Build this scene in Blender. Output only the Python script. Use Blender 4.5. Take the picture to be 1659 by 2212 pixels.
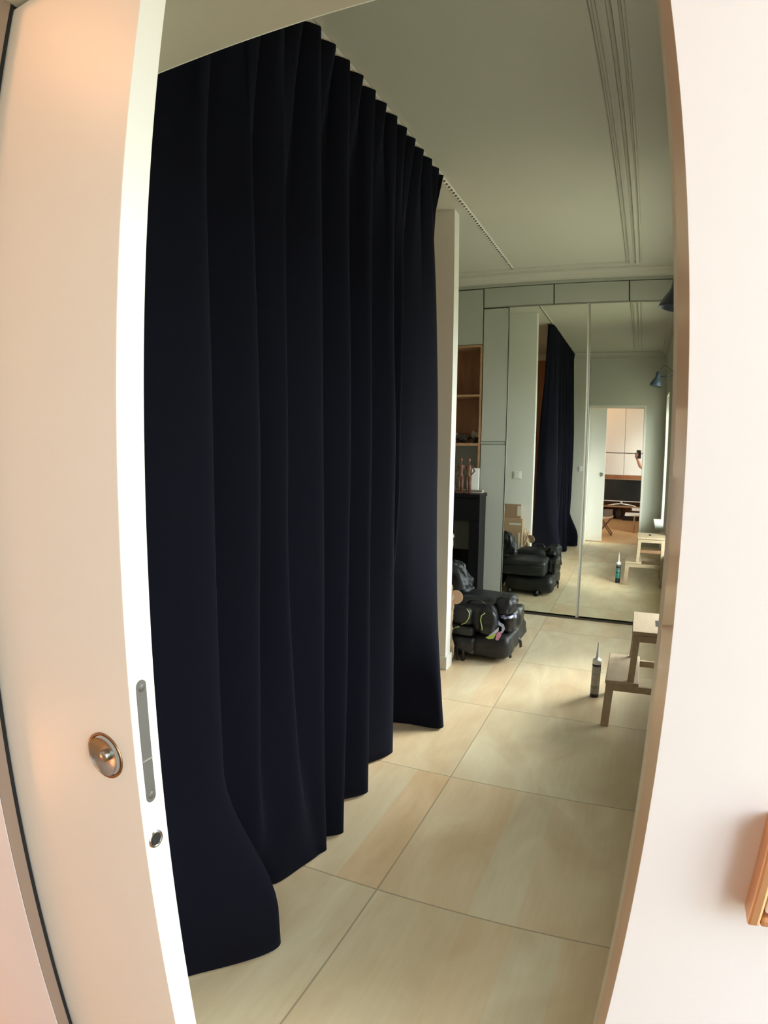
import bpy, bmesh, math, random
from mathutils import Matrix, Vector, noise
PI = math.pi
random.seed(4)
sc = bpy.context.scene
for o in list(bpy.data.objects): bpy.data.objects.remove(o)
C = sc.collection

# ------------------------------------------------------------------ camera (wide clip-on lens: measured barrel distortion)
CAMZ = 1.4471
cam = bpy.data.cameras.new('camera'); co = bpy.data.objects.new('camera', cam); C.objects.link(co); sc.camera = co
cam.type = 'PANO'; cam.panorama_type = 'FISHEYE_LENS_POLYNOMIAL'
cam.sensor_fit = 'HORIZONTAL'; cam.sensor_width = 16.59; cam.sensor_height = 22.12
cam.fisheye_polynomial_k0 = 0.0
cam.fisheye_polynomial_k1 = -0.07890282
cam.fisheye_polynomial_k2 = 0.07533742 * 0.01
cam.fisheye_polynomial_k3 = -0.0156676 * 1e-4
cam.fisheye_polynomial_k4 = 0.0
cam.fisheye_fov = math.radians(160); cam.clip_start = 0.005; cam.clip_end = 200
R_ = (0.91579152, 0.40143154, 0.01336413); U_ = (-0.05630433, 0.09536145, 0.99384909); F_ = (-0.39768795, 0.91091103, -0.10993354)
co.matrix_world = Matrix(((R_[0], U_[0], -F_[0], 0), (R_[1], U_[1], -F_[1], 0), (R_[2], U_[2], -F_[2], CAMZ), (0, 0, 0, 1)))

# ------------------------------------------------------------------ sky, exposure, lights
sc.view_settings.view_transform = 'Standard'; sc.view_settings.look = 'None'
sc.view_settings.gamma = 1.0; sc.view_settings.use_curve_mapping = False
sc.view_settings.exposure = 0.0
sc.cycles.use_denoising = True
sc.cycles.max_bounces = 10; sc.cycles.diffuse_bounces = 6; sc.cycles.glossy_bounces = 5
sc.cycles.transparent_max_bounces = 12
sc.cycles.sample_clamp_indirect = 8.0
sc.cycles.caustics_refractive = False

SKY = 12.2; LOBE = 2.5
w = bpy.data.worlds.new('world'); sc.world = w; w.use_nodes = True
nt = w.node_tree; nt.nodes.clear()
tc = nt.nodes.new('ShaderNodeTexCoord'); sx = nt.nodes.new('ShaderNodeSeparateXYZ')
nt.links.new(tc.outputs['Generated'], sx.inputs[0])
cr = nt.nodes.new('ShaderNodeValToRGB'); nt.links.new(sx.outputs['Z'], cr.inputs[0])
e = cr.color_ramp.elements
e[0].position = 0.0; e[0].color = (0.28, 0.28, 0.20, 1)
e[1].position = 1.0; e[1].color = (0.22, 0.26, 0.30, 1)
for pos, c in ((0.02, (0.72, 0.76, 0.76, 1)), (0.30, (0.95, 1.0, 1.07, 1)), (0.55, (0.45, 0.48, 0.47, 1))):
    n = e.new(pos); n.color = c
bg = nt.nodes.new('ShaderNodeBackground'); bg.inputs[1].default_value = SKY
lob = nt.nodes.new('ShaderNodeVectorMath'); lob.operation = 'DOT_PRODUCT'; nt.links.new(tc.outputs['Generated'], lob.inputs[0])
lob.inputs[1].default_value = Vector((0.64, 0.62, 0.57)).normalized()     # brightest part of the sky, beyond the far end of the windows
lmr = nt.nodes.new('ShaderNodeMapRange'); lmr.interpolation_type = 'SMOOTHERSTEP'; nt.links.new(lob.outputs['Value'], lmr.inputs[0])
lmr.inputs[1].default_value = 0.93; lmr.inputs[2].default_value = 1.0; lmr.inputs[3].default_value = 0.0; lmr.inputs[4].default_value = LOBE
lad = nt.nodes.new('ShaderNodeMix'); lad.data_type = 'RGBA'; lad.blend_type = 'ADD'; lad.inputs[0].default_value = 1.0; lad.clamp_result = False
lsc = nt.nodes.new('ShaderNodeVectorMath'); lsc.operation = 'SCALE'; lsc.inputs[0].default_value = (1.0, 0.98, 0.92); nt.links.new(lmr.outputs[0], lsc.inputs['Scale'])
nt.links.new(cr.outputs[0], lad.inputs[6]); nt.links.new(lsc.outputs[0], lad.inputs[7]); nt.links.new(lad.outputs[2], bg.inputs[0])
wo = nt.nodes.new('ShaderNodeOutputWorld'); nt.links.new(bg.outputs[0], wo.inputs[0])

def lamp(name, kind, loc, energy, color=(1, 1, 1), size=0.2, size_y=None, rot=(0, 0, 0), portal=False):
    l = bpy.data.lights.new(name, kind); l.energy = energy; l.color = color
    if kind == 'AREA':
        l.shape = 'RECTANGLE'; l.size = size; l.size_y = size_y or size
        if portal: l.cycles.is_portal = True
    else: l.shadow_soft_size = size
    o = bpy.data.objects.new(name, l); C.objects.link(o); o.location = loc; o.rotation_euler = rot
    return o
# the openings in the right-hand walls: (y0, y1, z0, z1, x of inner face)
W1 = (0.98, 1.85, 0.43, 2.24); W2 = (3.34, 4.85, 0.32, 2.45); W3 = (-0.70, 0.37, 0.45, 2.40); W4 = (-2.55, -1.80, 0.80, 2.40)
XR = 0.345; XK = 0.70; WT = 0.26; SUN_E = 1.15
for nm, (a, b, c, d), xx in (('window_daylight', W1, XR), ('window_daylight', W2, XR), ('window_daylight', W3, XK), ('window_daylight', W4, XK)):
    lamp(nm, 'AREA', (xx + WT - 0.02, (a + b) / 2, (c + d) / 2), 1, size=b - a, size_y=d - c, rot=(PI / 2, 0, PI / 2), portal=True)
# low hazy sun from beyond the far end of the windows
sl = lamp('hazy_sun', 'SUN', (3, 6, 3), SUN_E, (1.0, 0.96, 0.86)); sl.data.angle = math.radians(9)
sl.rotation_euler = Vector((0.67, 0.53, 0.41)).to_track_quat('Z', 'Y').to_euler()
# unseen warm bulbs, no fittings, tinting the room the picture is taken from
lamp('warm_room_bulb', 'POINT', (-1.25, -0.12, 2.45), 11, (1.0, 0.43, 0.18), 0.12)
lamp('warm_room_bulb', 'POINT', (-1.55, 0.08, 0.55), 6.5, (1.0, 0.40, 0.15), 0.12)  # low one added to turn the wall left of the door orange
lamp('warm_room_bulb', 'POINT', (-0.9, -2.0, 2.55), 14, (1.0, 0.60, 0.33), 0.12)
lamp('alcove_warm_fill', 'POINT', (-2.0, 2.2, 2.2), 5, (1.0, 0.55, 0.28), 0.1)  # unseen warm fill added behind the curtain

# ------------------------------------------------------------------ helpers
def link_mesh(name, bm, mat, parent=None, smooth=False, bevel=0.0, solid=0.0, seg=2):
    me = bpy.data.meshes.new(name); bmesh.ops.recalc_face_normals(bm, faces=bm.faces); bm.to_mesh(me); bm.free()
    o = bpy.data.objects.new(name, me); C.objects.link(o)
    if mat: me.materials.append(mat)
    if smooth:
        for p in me.polygons: p.use_smooth = True
    if solid:
        m = o.modifiers.new('solid', 'SOLIDIFY'); m.thickness = solid; m.offset = 0
    if bevel:
        m = o.modifiers.new('bevel', 'BEVEL'); m.width = bevel; m.segments = seg; m.limit_method = 'ANGLE'
    if parent is not None:
        o.parent = parent
        o.matrix_parent_inverse = Matrix.Translation(-Vector(parent.location)) if False else parent.matrix_basis.inverted()
    return o
def tag(o, label, cat, group=None):
    o['label'] = label; o['category'] = cat
    if group: o['group'] = group
    return o
def thing(name, label, cat, loc, group=None):
    o = bpy.data.objects.new(name, None); C.objects.link(o); o.location = loc; o.empty_display_size = 0.05
    return tag(o, label, cat, group)
def struct(o): o['kind'] = 'structure'; return o
def NB(): return bmesh.new()
def box(bm, x0, x1, y0, y1, z0, z1):
    r = bmesh.ops.create_cube(bm, size=1.0)
    m = Matrix.Translation(((x0 + x1) / 2, (y0 + y1) / 2, (z0 + z1) / 2)) @ Matrix.Diagonal((abs(x1 - x0), abs(y1 - y0), abs(z1 - z0), 1))
    bmesh.ops.transform(bm, matrix=m, verts=r['verts']); return r['verts']
def B(name, mat, dims, parent=None, bevel=0.0, **k):
    bm = NB()
    if isinstance(dims[0], (int, float)): dims = [dims]
    for d in dims: box(bm, *d)
    return link_mesh(name, bm, mat, parent, bevel=bevel, **k)
def frame_of(d):
    d = Vector(d).normalized(); u = d.orthogonal().normalized(); return d, u, d.cross(u)
def tube(bm, pts, rad, seg=10, cap=True, flat=1.0, upv=None):
    pts = [Vector(p) for p in pts]
    if not hasattr(rad, '__len__'): rad = [rad] * len(pts)
    rings = []; pu = None
    for i, p in enumerate(pts):
        d = (pts[min(i + 1, len(pts) - 1)] - pts[max(i - 1, 0)]).normalized()
        if upv: u = Vector(upv); u = (u - d * u.dot(d)).normalized()
        elif pu is None: u = d.orthogonal().normalized()
        else: u = (pu - d * pu.dot(d)).normalized()
        pu = u; v = d.cross(u)
        rings.append([bm.verts.new(p + (u * math.cos(2 * PI * k / seg) + v * math.sin(2 * PI * k / seg) * flat) * rad[i]) for k in range(seg)])
    for a, b in zip(rings, rings[1:]):
        for k in range(seg): bm.faces.new((a[k], a[(k + 1) % seg], b[(k + 1) % seg], b[k]))
    if cap: bm.faces.new(rings[0][::-1]); bm.faces.new(rings[-1])
def lathe(bm, prof, org=(0, 0, 0), axis=(0, 0, 1), seg=28, sx=1.0):
    d, u, v = frame_of(axis); org = Vector(org); rings = []
    for r, h in prof:
        rings.append([bm.verts.new(org + d * h + (u * math.cos(2 * PI * k / seg) + v * math.sin(2 * PI * k / seg)) * max(r, 1e-5)) for k in range(seg)])
    for a, b in zip(rings, rings[1:]):
        for k in range(seg): bm.faces.new((a[k], a[(k + 1) % seg], b[(k + 1) % seg], b[k]))
    bmesh.ops.remove_doubles(bm, verts=bm.verts, dist=1e-6)
def beam(bm, a, b, w, t, up=(0, 0, 1)):
    """square bar from a to b, w wide across, t thick along up"""
    a, b = Vector(a), Vector(b); d = (b - a).normalized(); u = Vector(up); u = (u - d * u.dot(d)).normalized(); s = d.cross(u)
    vs = [bm.verts.new(p + s * (sx_ * w / 2) + u * (sy_ * t / 2)) for p in (a, b) for sx_, sy_ in ((-1, -1), (1, -1), (1, 1), (-1, 1))]
    for f in ((0, 1, 2, 3), (7, 6, 5, 4), (0, 4, 5, 1), (1, 5, 6, 2), (2, 6, 7, 3), (3, 7, 4, 0)): bm.faces.new([vs[i] for i in f])
def profile(bm, prof, axis, a0, a1):
    """closed polygon prof swept along x or y"""
    f = (lambda p, t: (t, p[0], p[1])) if axis == 'x' else (lambda p, t: (p[0], t, p[1]))
    A = [bm.verts.new(f(p, a0)) for p in prof]; Bv = [bm.verts.new(f(p, a1)) for p in prof]
    n = len(prof)
    for i in range(n): bm.faces.new((A[i], A[(i + 1) % n], Bv[(i + 1) % n], Bv[i]))
    bm.faces.new(A[::-1]); bm.faces.new(Bv)

# ------------------------------------------------------------------ materials
def mat(name, col, rough=0.6, metal=0.0, spec=0.5, nscale=0, namp=0.0, bump=0.0, bscale=200, stretch=(1, 1, 1), sheen=0.0, coat=0.0, trans=0.0):
    m = bpy.data.materials.new(name); m.use_nodes = True; t = m.node_tree; b = t.nodes['Principled BSDF']
    b.inputs['Base Color'].default_value = (*col, 1); b.inputs['Roughness'].default_value = rough; b.inputs['Metallic'].default_value = metal
    b.inputs['Specular IOR Level'].default_value = spec
    if sheen: b.inputs['Sheen Weight'].default_value = sheen; b.inputs['Sheen Roughness'].default_value = 0.5
    if coat: b.inputs['Coat Weight'].default_value = coat; b.inputs['Coat Roughness'].default_value = 0.08
    if trans: b.inputs['Transmission Weight'].default_value = trans
    if nscale or bump:
        tc = t.nodes.new('ShaderNodeTexCoord'); mp = t.nodes.new('ShaderNodeMapping'); mp.inputs['Scale'].default_value = stretch
        t.links.new(tc.outputs['Object'], mp.inputs[0])
    if nscale:
        n = t.nodes.new('ShaderNodeTexNoise'); n.inputs['Scale'].default_value = nscale; n.inputs['Detail'].default_value = 6
        t.links.new(mp.outputs[0], n.inputs[0])
        mx = t.nodes.new('ShaderNodeMix'); mx.data_type = 'RGBA'
        mx.inputs[6].default_value = (*[c * (1 - namp) for c in col], 1); mx.inputs[7].default_value = (*[min(1, c * (1 + namp)) for c in col], 1)
        t.links.new(n.outputs[0], mx.inputs[0]); t.links.new(mx.outputs[2], b.inputs['Base Color'])
    if bump:
        n2 = t.nodes.new('ShaderNodeTexNoise'); n2.inputs['Scale'].default_value = bscale; n2.inputs['Detail'].default_value = 3
        t.links.new(mp.outputs[0], n2.inputs[0]); bp = t.nodes.new('ShaderNodeBump'); bp.inputs['Strength'].default_value = bump; bp.inputs['Distance'].default_value = 0.002
        t.links.new(n2.outputs[0], bp.inputs['Height']); t.links.new(bp.outputs[0], b.inputs['Normal'])
    return m
def wood(name, c1, c2, scale=3.0, axis='y', rough=0.5, dist=4.0, coat=0.0):
    m = bpy.data.materials.new(name); m.use_nodes = True; t = m.node_tree; b = t.nodes['Principled BSDF']
    tc = t.nodes.new('ShaderNodeTexCoord'); mp = t.nodes.new('ShaderNodeMapping')
    s = {'x': (0.12, 1, 1), 'y': (1, 0.12, 1), 'z': (1, 1, 0.12)}[axis]; mp.inputs['Scale'].default_value = [v * scale for v in s]
    t.links.new(tc.outputs['Object'], mp.inputs[0])
    n = t.nodes.new('ShaderNodeTexNoise'); n.inputs['Scale'].default_value = 5; n.inputs['Detail'].default_value = 8; n.inputs['Distortion'].default_value = dist * 0.2
    t.links.new(mp.outputs[0], n.inputs[0])
    r = t.nodes.new('ShaderNodeValToRGB'); r.color_ramp.elements[0].position = 0.3; r.color_ramp.elements[1].position = 0.7
    r.color_ramp.elements[0].color = (*c1, 1); r.color_ramp.elements[1].color = (*c2, 1)
    t.links.new(n.outputs[0], r.inputs[0]); t.links.new(r.outputs[0], b.inputs['Base Color']); b.inputs['Roughness'].default_value = rough
    if coat: b.inputs['Coat Weight'].default_value = coat; b.inputs['Coat Roughness'].default_value = 0.15
    return m

M = {}
M['wall'] = mat('wall_paint', (0.60, 0.60, 0.53), 0.75, nscale=3, namp=0.02, bump=0.08, bscale=160)
M['ceil'] = mat('ceiling_paint', (0.50, 0.485, 0.415), 0.85, nscale=2, namp=0.02, bump=0.06, bscale=120)
M['white'] = mat('white_lacquer', (0.80, 0.79, 0.74), 0.38, nscale=2, namp=0.015)
M['white2'] = mat('bright_white_paint', (0.85, 0.85, 0.84), 0.5)
M['cab'] = mat('grey_green_lacquer', (0.37, 0.38, 0.325), 0.45, nscale=2, namp=0.02)
M['seam'] = mat('seam_grey_green', (0.30, 0.32, 0.27), 0.5)
M['cabdark'] = mat('cabinet_gap', (0.10, 0.105, 0.09), 0.8)
M['kwall'] = mat('warm_room_wall', (0.80, 0.81, 0.86), 0.6, nscale=3, namp=0.02)
M['jamb'] = mat('beige_jamb_paint', (0.50, 0.46, 0.37), 0.4, nscale=4, namp=0.04)
M['jambw'] = mat('tan_jamb_lacquer', (0.55, 0.34, 0.22), 0.28, nscale=4, namp=0.06, coat=0.3)
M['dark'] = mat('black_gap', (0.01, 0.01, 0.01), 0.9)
M['nickel'] = mat('brushed_nickel', (0.42, 0.42, 0.40), 0.3, 1.0, bump=0.1, bscale=300)
M['nickel_d'] = mat('grey_metal', (0.11, 0.105, 0.10), 0.45, 0.2)
M['bronze'] = mat('bronze_metal', (0.36, 0.22, 0.13), 0.3, 1.0)
M['chrome'] = mat('chrome', (0.75, 0.76, 0.78), 0.12, 1.0)
M['copper'] = mat('copper_frame', (0.75, 0.42, 0.22), 0.35, 0.6)
M['mirror'] = mat('mirror_glass', (0.83, 0.86, 0.80), 0.012, 1.0)
M['alu'] = mat('grey_aluminium', (0.36, 0.36, 0.33), 0.4, 0.7)
M['alud'] = mat('dark_rail', (0.07, 0.06, 0.045), 0.5, 0.3)
M['pine'] = wood('shelf_wood', (0.23, 0.085, 0.030), (0.36, 0.15, 0.060), 2.2, 'z', 0.5)
M['pine2'] = wood('shelf_edge_wood', (0.30, 0.16, 0.08), (0.38, 0.22, 0.12), 4, 'x', 0.5)
M['birch'] = wood('stool_wood', (0.37, 0.28, 0.19), (0.45, 0.35, 0.24), 5, 'y', 0.5)
M['birchd'] = wood('stool_wood_brown', (0.20, 0.10, 0.05), (0.26, 0.14, 0.07), 5, 'y', 0.5)
M['mann'] = wood('mannequin_wood', (0.12, 0.050, 0.030), (0.17, 0.075, 0.042), 14, 'z', 0.45)
M['marble'] = mat('black_marble', (0.006, 0.006, 0.007), 0.35, spec=0.12, nscale=9, namp=0.5)
M['grille'] = mat('grey_panel', (0.10, 0.10, 0.085), 0.5)
M['black'] = mat('black_nylon', (0.007, 0.0075, 0.009), 0.45, nscale=30, namp=0.3, bump=0.5, bscale=60)
M['black2'] = mat('charcoal_nylon', (0.010, 0.0115, 0.013), 0.45, nscale=20, namp=0.3, bump=0.5, bscale=40)
M['blackp'] = mat('black_plastic', (0.01, 0.01, 0.01), 0.35)
M['piping'] = mat('lime_piping', (0.50, 0.60, 0.22), 0.5)
M['card'] = mat('cardboard', (0.46, 0.30, 0.185), 0.85, nscale=8, namp=0.12)
M['cardd'] = mat('dark_cardboard', (0.36, 0.23, 0.14), 0.85, nscale=8, namp=0.12)
M['tape'] = mat('parcel_tape', (0.75, 0.70, 0.58), 0.3)
M['paper'] = mat('kraft_paper', (0.50, 0.38, 0.25), 0.8, nscale=10, namp=0.12)
M['lampm'] = mat('blue_grey_enamel', (0.045, 0.065, 0.095), 0.4)
M['lampi'] = mat('lamp_inner_white', (0.7, 0.7, 0.66), 0.5)
M['tubew'] = mat('white_cartridge', (0.80, 0.80, 0.78), 0.4)
M['nozz'] = mat('translucent_nozzle', (0.62, 0.62, 0.62), 0.4)
M['skin'] = mat('skin', (0.62, 0.33, 0.25), 0.5, nscale=20, namp=0.06)
M['cloth'] = mat('black_shirt', (0.012, 0.012, 0.014), 0.9)
M['jeans'] = mat('dark_trousers', (0.02, 0.025, 0.04), 0.9)
M['hair'] = mat('brown_hair', (0.05, 0.03, 0.02), 0.6, bump=0.6, bscale=90)
M['screen'] = mat('television_screen', (0.008, 0.009, 0.011), 0.12)
M['tanfab'] = mat('tan_canvas', (0.60, 0.46, 0.34), 0.85, bump=0.3, bscale=150)
M['beige'] = mat('beige_fabric', (0.47, 0.43, 0.33), 0.85, bump=0.3, bscale=120)
M['greybox'] = mat('grey_fabric_box', (0.22, 0.19, 0.165), 0.8)
M['orange'] = wood('oak_side', (0.50, 0.27, 0.11), (0.60, 0.35, 0.16), 4, 'z', 0.5)
M['stuffd'] = mat('dark_clutter', (0.05, 0.035, 0.025), 0.8, nscale=20, namp=0.4)
M['stuffl'] = mat('pale_clutter', (0.45, 0.38, 0.30), 0.8, nscale=20, namp=0.2)

def curtain_mat():
    m = mat('navy_curtain_cloth', (0.0064, 0.0068, 0.0125), 0.92, spec=0.08, bump=0.25, bscale=500, sheen=0.02)
    m.node_tree.nodes['Principled BSDF'].inputs['Sheen Tint'].default_value = (0.35, 0.42, 0.9, 1)
    return m
M['curtain'] = curtain_mat()

def plywood():
    """birch plywood sheets: joints at x = JX and y = JY + k*JS, veneer leaves, cathedral grain, small knots"""
    m = bpy.data.materials.new('plywood_floor'); m.use_nodes = True; t = m.node_tree; b = t.nodes['Principled BSDF']; N = t.nodes.new; Lk = t.links.new
    def math_(op, a, bb=None, c=None):
        n = N('ShaderNodeMath'); n.operation = op
        for i, v in enumerate((a, bb, c)):
            if v is None: continue
            if isinstance(v, (int, float)): n.inputs[i].default_value = v
            else: Lk(v, n.inputs[i])
        return n.outputs[0]
    g = N('ShaderNodeNewGeometry'); s = N('ShaderNodeSeparateXYZ'); Lk(g.outputs['Position'], s.inputs[0])
    X, Y = s.outputs['X'], s.outputs['Y']
    px = math_('DIVIDE', math_('SUBTRACT', X, JX), 1.60); py = math_('DIVIDE', math_('SUBTRACT', Y, JY), JS)
    ix = math_('FLOOR', px); iy = math_('FLOOR', py)
    fx = math_('SUBTRACT', px, ix); fy = math_('SUBTRACT', py, iy)
    dx = math_('MULTIPLY', math_('MINIMUM', fx, math_('SUBTRACT', 1, fx)), 1.60)
    dy = math_('MULTIPLY', math_('MINIMUM', fy, math_('SUBTRACT', 1, fy)), JS)
    d = math_('MINIMUM', dx, dy)
    ln = N('ShaderNodeMapRange'); ln.interpolation_type = 'SMOOTHSTEP'; Lk(d, ln.inputs[0]); ln.inputs[1].default_value = 0.0008; ln.inputs[2].default_value = 0.0042
    ln.inputs[3].default_value = 0.55; ln.inputs[4].default_value = 1.0
    cb = N('ShaderNodeCombineXYZ'); Lk(ix, cb.inputs[0]); Lk(iy, cb.inputs[1])
    wn = N('ShaderNodeTexWhiteNoise'); wn.noise_dimensions = '2D'; Lk(cb.outputs[0], wn.inputs['Vector'])
    # veneer leaves
    lx = math_('FLOOR', math_('DIVIDE', math_('SUBTRACT', X, JX + 0.0), 0.155)); cb2 = N('ShaderNodeCombineXYZ'); Lk(lx, cb2.inputs[0]); Lk(iy, cb2.inputs[1])
    wl = N('ShaderNodeTexWhiteNoise'); wl.noise_dimensions = '2D'; Lk(cb2.outputs[0], wl.inputs['Vector'])
    # grain, offset per sheet
    off = N('ShaderNodeVectorMath'); off.operation = 'MULTIPLY_ADD'; Lk(wn.outputs['Color'], off.inputs[0]); off.inputs[1].default_value = (9, 9, 9); Lk(g.outputs['Position'], off.inputs[2])
    mp = N('ShaderNodeMapping'); mp.inputs['Scale'].default_value = (1.0, 0.45, 1); Lk(off.outputs[0], mp.inputs[0])
    n1 = N('ShaderNodeTexNoise'); n1.inputs['Scale'].default_value = 4.5; n1.inputs['Detail'].default_value = 5; n1.inputs['Distortion'].default_value = 1.1; Lk(mp.outputs[0], n1.inputs[0])
    mp2 = N('ShaderNodeMapping'); mp2.inputs['Scale'].default_value = (1.0, 0.06, 1); Lk(off.outputs[0], mp2.inputs[0])
    n2 = N('ShaderNodeTexNoise'); n2.inputs['Scale'].default_value = 60; n2.inputs['Detail'].default_value = 4; Lk(mp2.outputs[0], n2.inputs[0])
    vk = N('ShaderNodeTexVoronoi'); vk.inputs['Scale'].default_value = 1.5; mpk = N('ShaderNodeMapping'); mpk.inputs['Scale'].default_value = (1.5, 0.9, 1); Lk(off.outputs[0], mpk.inputs[0]); Lk(mpk.outputs[0], vk.inputs[0])
    kn = N('ShaderNodeMapRange'); kn.interpolation_type = 'SMOOTHSTEP'; Lk(vk.outputs['Distance'], kn.inputs[0]); kn.inputs[1].default_value = 0.008; kn.inputs[2].default_value = 0.045; kn.inputs[3].default_value = 0.72; kn.inputs[4].default_value = 1.0
    r = N('ShaderNodeValToRGB'); r.color_ramp.elements[0].position = 0.30; r.color_ramp.elements[1].position = 0.72
    r.color_ramp.elements[0].color = (0.68, 0.54, 0.345, 1); r.color_ramp.elements[1].color = (0.82, 0.72, 0.51, 1); Lk(n1.outputs[0], r.inputs[0])
    warm = N('ShaderNodeMix'); warm.data_type = 'RGBA'; warm.blend_type = 'MULTIPLY'; warm.inputs[7].default_value = (1.0, 0.80, 0.66, 1)
    ws = math_('MULTIPLY', math_('SUBTRACT', math_('ADD', math_('MULTIPLY', wn.outputs['Value'], 0.7), math_('MULTIPLY', wl.outputs['Value'], 0.75)), 0.60), 0.60)
    def eq(a_, v_): return math_('COMPARE', a_, v_, 0.1)
    p0 = math_('MULTIPLY', eq(ix, -1.0), eq(iy, 0.0)); p1 = math_('MULTIPLY', eq(ix, -1.0), eq(iy, 1.0)); l0 = math_('MULTIPLY', eq(lx, -1.0), eq(iy, 0.0))
    ws = math_('ADD', ws, math_('ADD', math_('MULTIPLY', p0, 0.18), math_('ADD', math_('MULTIPLY', p1, 0.38), math_('MULTIPLY', l0, 0.55))))
    wc = N('ShaderNodeClamp'); Lk(ws, wc.inputs[0]); Lk(wc.outputs[0], warm.inputs[0]); Lk(r.outputs[0], warm.inputs[6])
    fine = N('ShaderNodeMapRange'); Lk(n2.outputs[0], fine.inputs[0]); fine.inputs[1].default_value = 0.3; fine.inputs[2].default_value = 0.7; fine.inputs[3].default_value = 0.97; fine.inputs[4].default_value = 1.02
    k = math_('MULTIPLY', math_('MULTIPLY', ln.outputs[0], fine.outputs[0]), kn.outputs[0])
    vm = N('ShaderNodeVectorMath'); vm.operation = 'SCALE'; Lk(warm.outputs[2], vm.inputs[0]); Lk(k, vm.inputs['Scale'])
    Lk(vm.outputs[0], b.inputs['Base Color']); b.inputs['Roughness'].default_value = 0.42; b.inputs['Specular IOR Level'].default_value = 0.4
    bp = N('ShaderNodeBump'); bp.inputs['Strength'].default_value = 0.3; bp.inputs['Distance'].default_value = 0.0015; Lk(ln.outputs[0], bp.inputs['Height']); Lk(bp.outputs[0], b.inputs['Normal'])
    return m
JX, JY, JS = -0.688, 1.559, 0.7966
M['ply'] = plywood()
M['warmfloor'] = wood('warm_wood_floor', (0.52, 0.30, 0.13), (0.62, 0.38, 0.18), 2, 'y', 0.4)

# ------------------------------------------------------------------ room shell
H = 2.928; L = 5.1755; D0 = 0.445; D1 = 0.738; ZD = 2.10
XL = -0.79; XJ = 0.0335   # doorway sides
struct(B('floor', M['ply'], (-3.0, XK + 0.0, 0.60, L + 0.6, -0.05, 0.0)))
struct(B('floor.001', M['warmfloor'], (-3.0, XK, -3.25, 0.60, -0.05, 0.0)))
struct(B('ceiling', M['ceil'], (-3.0, XK + WT, -3.25, L + 0.6, H, H + 0.08)))
# wall with the doorway: near skin and far skin leave the pocket for the sliding leaf
dw = NB()
box(dw, -3.0, -0.806, D0, 0.462, 0, H); box(dw, -3.0, XL + 0.005, 0.522, D1, 0, H)
box(dw, XJ + 0.001, XK + WT, D0, D1, 0, H)
box(dw, -0.806, XJ + 0.001, D0, D1, ZD, H)
struct(link_mesh('wall_front', dw, M['wall']))
nearskin = NB(); box(nearskin, -3.0, -0.806, D0 - 0.004, D0, 0, H); box(nearskin, XJ - 0.003, XK, D0 - 0.004, D0, 0, H); box(nearskin, -0.806, XJ, D0 - 0.004, D0, ZD, H)
struct(link_mesh('wall_near', nearskin, M['kwall']))
def side_wall(name, m, x0, y0, y1, wins):
    bm = NB(); ys = y0
    for (a, b, c, d) in wins:
        box(bm, x0, x0 + WT, ys, a, 0, H); box(bm, x0, x0 + WT, a, b, 0, c); box(bm, x0, x0 + WT, a, b, d, H); ys = b
    box(bm, x0, x0 + WT, ys, y1, 0, H)
    return struct(link_mesh(name, bm, m))
side_wall('wall_right', M['wall'], XR, D1, L + 0.6, [W1, W2])
side_wall('wall_right.001', M['kwall'], XK, -3.25, D0, [W4, W3])
struct(B('wall_left', M['wall'], (-3.08, -3.0, D1, L + 0.6, 0, H)))
struct(B('wall_left.001', M['kwall'], (-3.08, -3.0, -3.25, D0, 0, H)))
struct(B('wall_back', M['kwall'], (-3.0, XK + WT, -3.33, -3.25, 0, H)))
struct(B('wall_far', M['wall'], (-3.0, XR + WT, L + 0.6, L + 0.68, 0, H)))
# thin partition that ends beside the curtain
XP, YP, TP = -1.119, 3.5955, 0.098
struct(B('wall_middle', M['white'], (-3.0, XP, YP, YP + TP, 0, H)))
struct(B('baseboard_middle', M['white'], [(-3.0, XP + 0.004, YP - 0.012, YP, 0, 0.088), (XP, XP + 0.012, YP - 0.012, YP + TP + 0.012, 0, 0.088), (-3.0, XP + 0.012, YP + TP, YP + TP + 0.012, 0, 0.088)], bevel=0.002))
# doorway linings
struct(B('trim_1', M['jambw'], [(XJ - 0.003, XJ, D0 - 0.004, 0.600, 0, ZD)], bevel=0.0015))
struct(B('trim_2', M['jamb'], [(XJ, XJ + 0.03, 0.600, D1 + 0.004, 0, ZD)], bevel=0.002))
struct(B('trim_3', M['jamb'], [(XL, XJ + 0.03, 0.53, D1 + 0.002, ZD - 0.002, ZD + 0.02)], bevel=0.002))
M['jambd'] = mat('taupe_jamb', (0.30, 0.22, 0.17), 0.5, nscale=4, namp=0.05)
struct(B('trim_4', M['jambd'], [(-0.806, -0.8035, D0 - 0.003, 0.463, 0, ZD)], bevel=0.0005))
struct(B('gap_shade_strip', M['dark'], (-0.84, -0.8045, 0.4635, 0.4700, 0, ZD)))  # black strip set in the pocket gap in place of its shadow
struct(B('trim_5', M['white'], [(XL, XL + 0.012, 0.53, D1 + 0.006, 0, ZD), (XL - 0.03, XL, D1, D1 + 0.006, 0, ZD + 0.03), (XL - 0.03, XJ + 0.03, D1, D1 + 0.006, ZD, ZD + 0.03), (XJ, XJ + 0.03, D1, D1 + 0.006, 0, ZD)], bevel=0.001))
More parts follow.
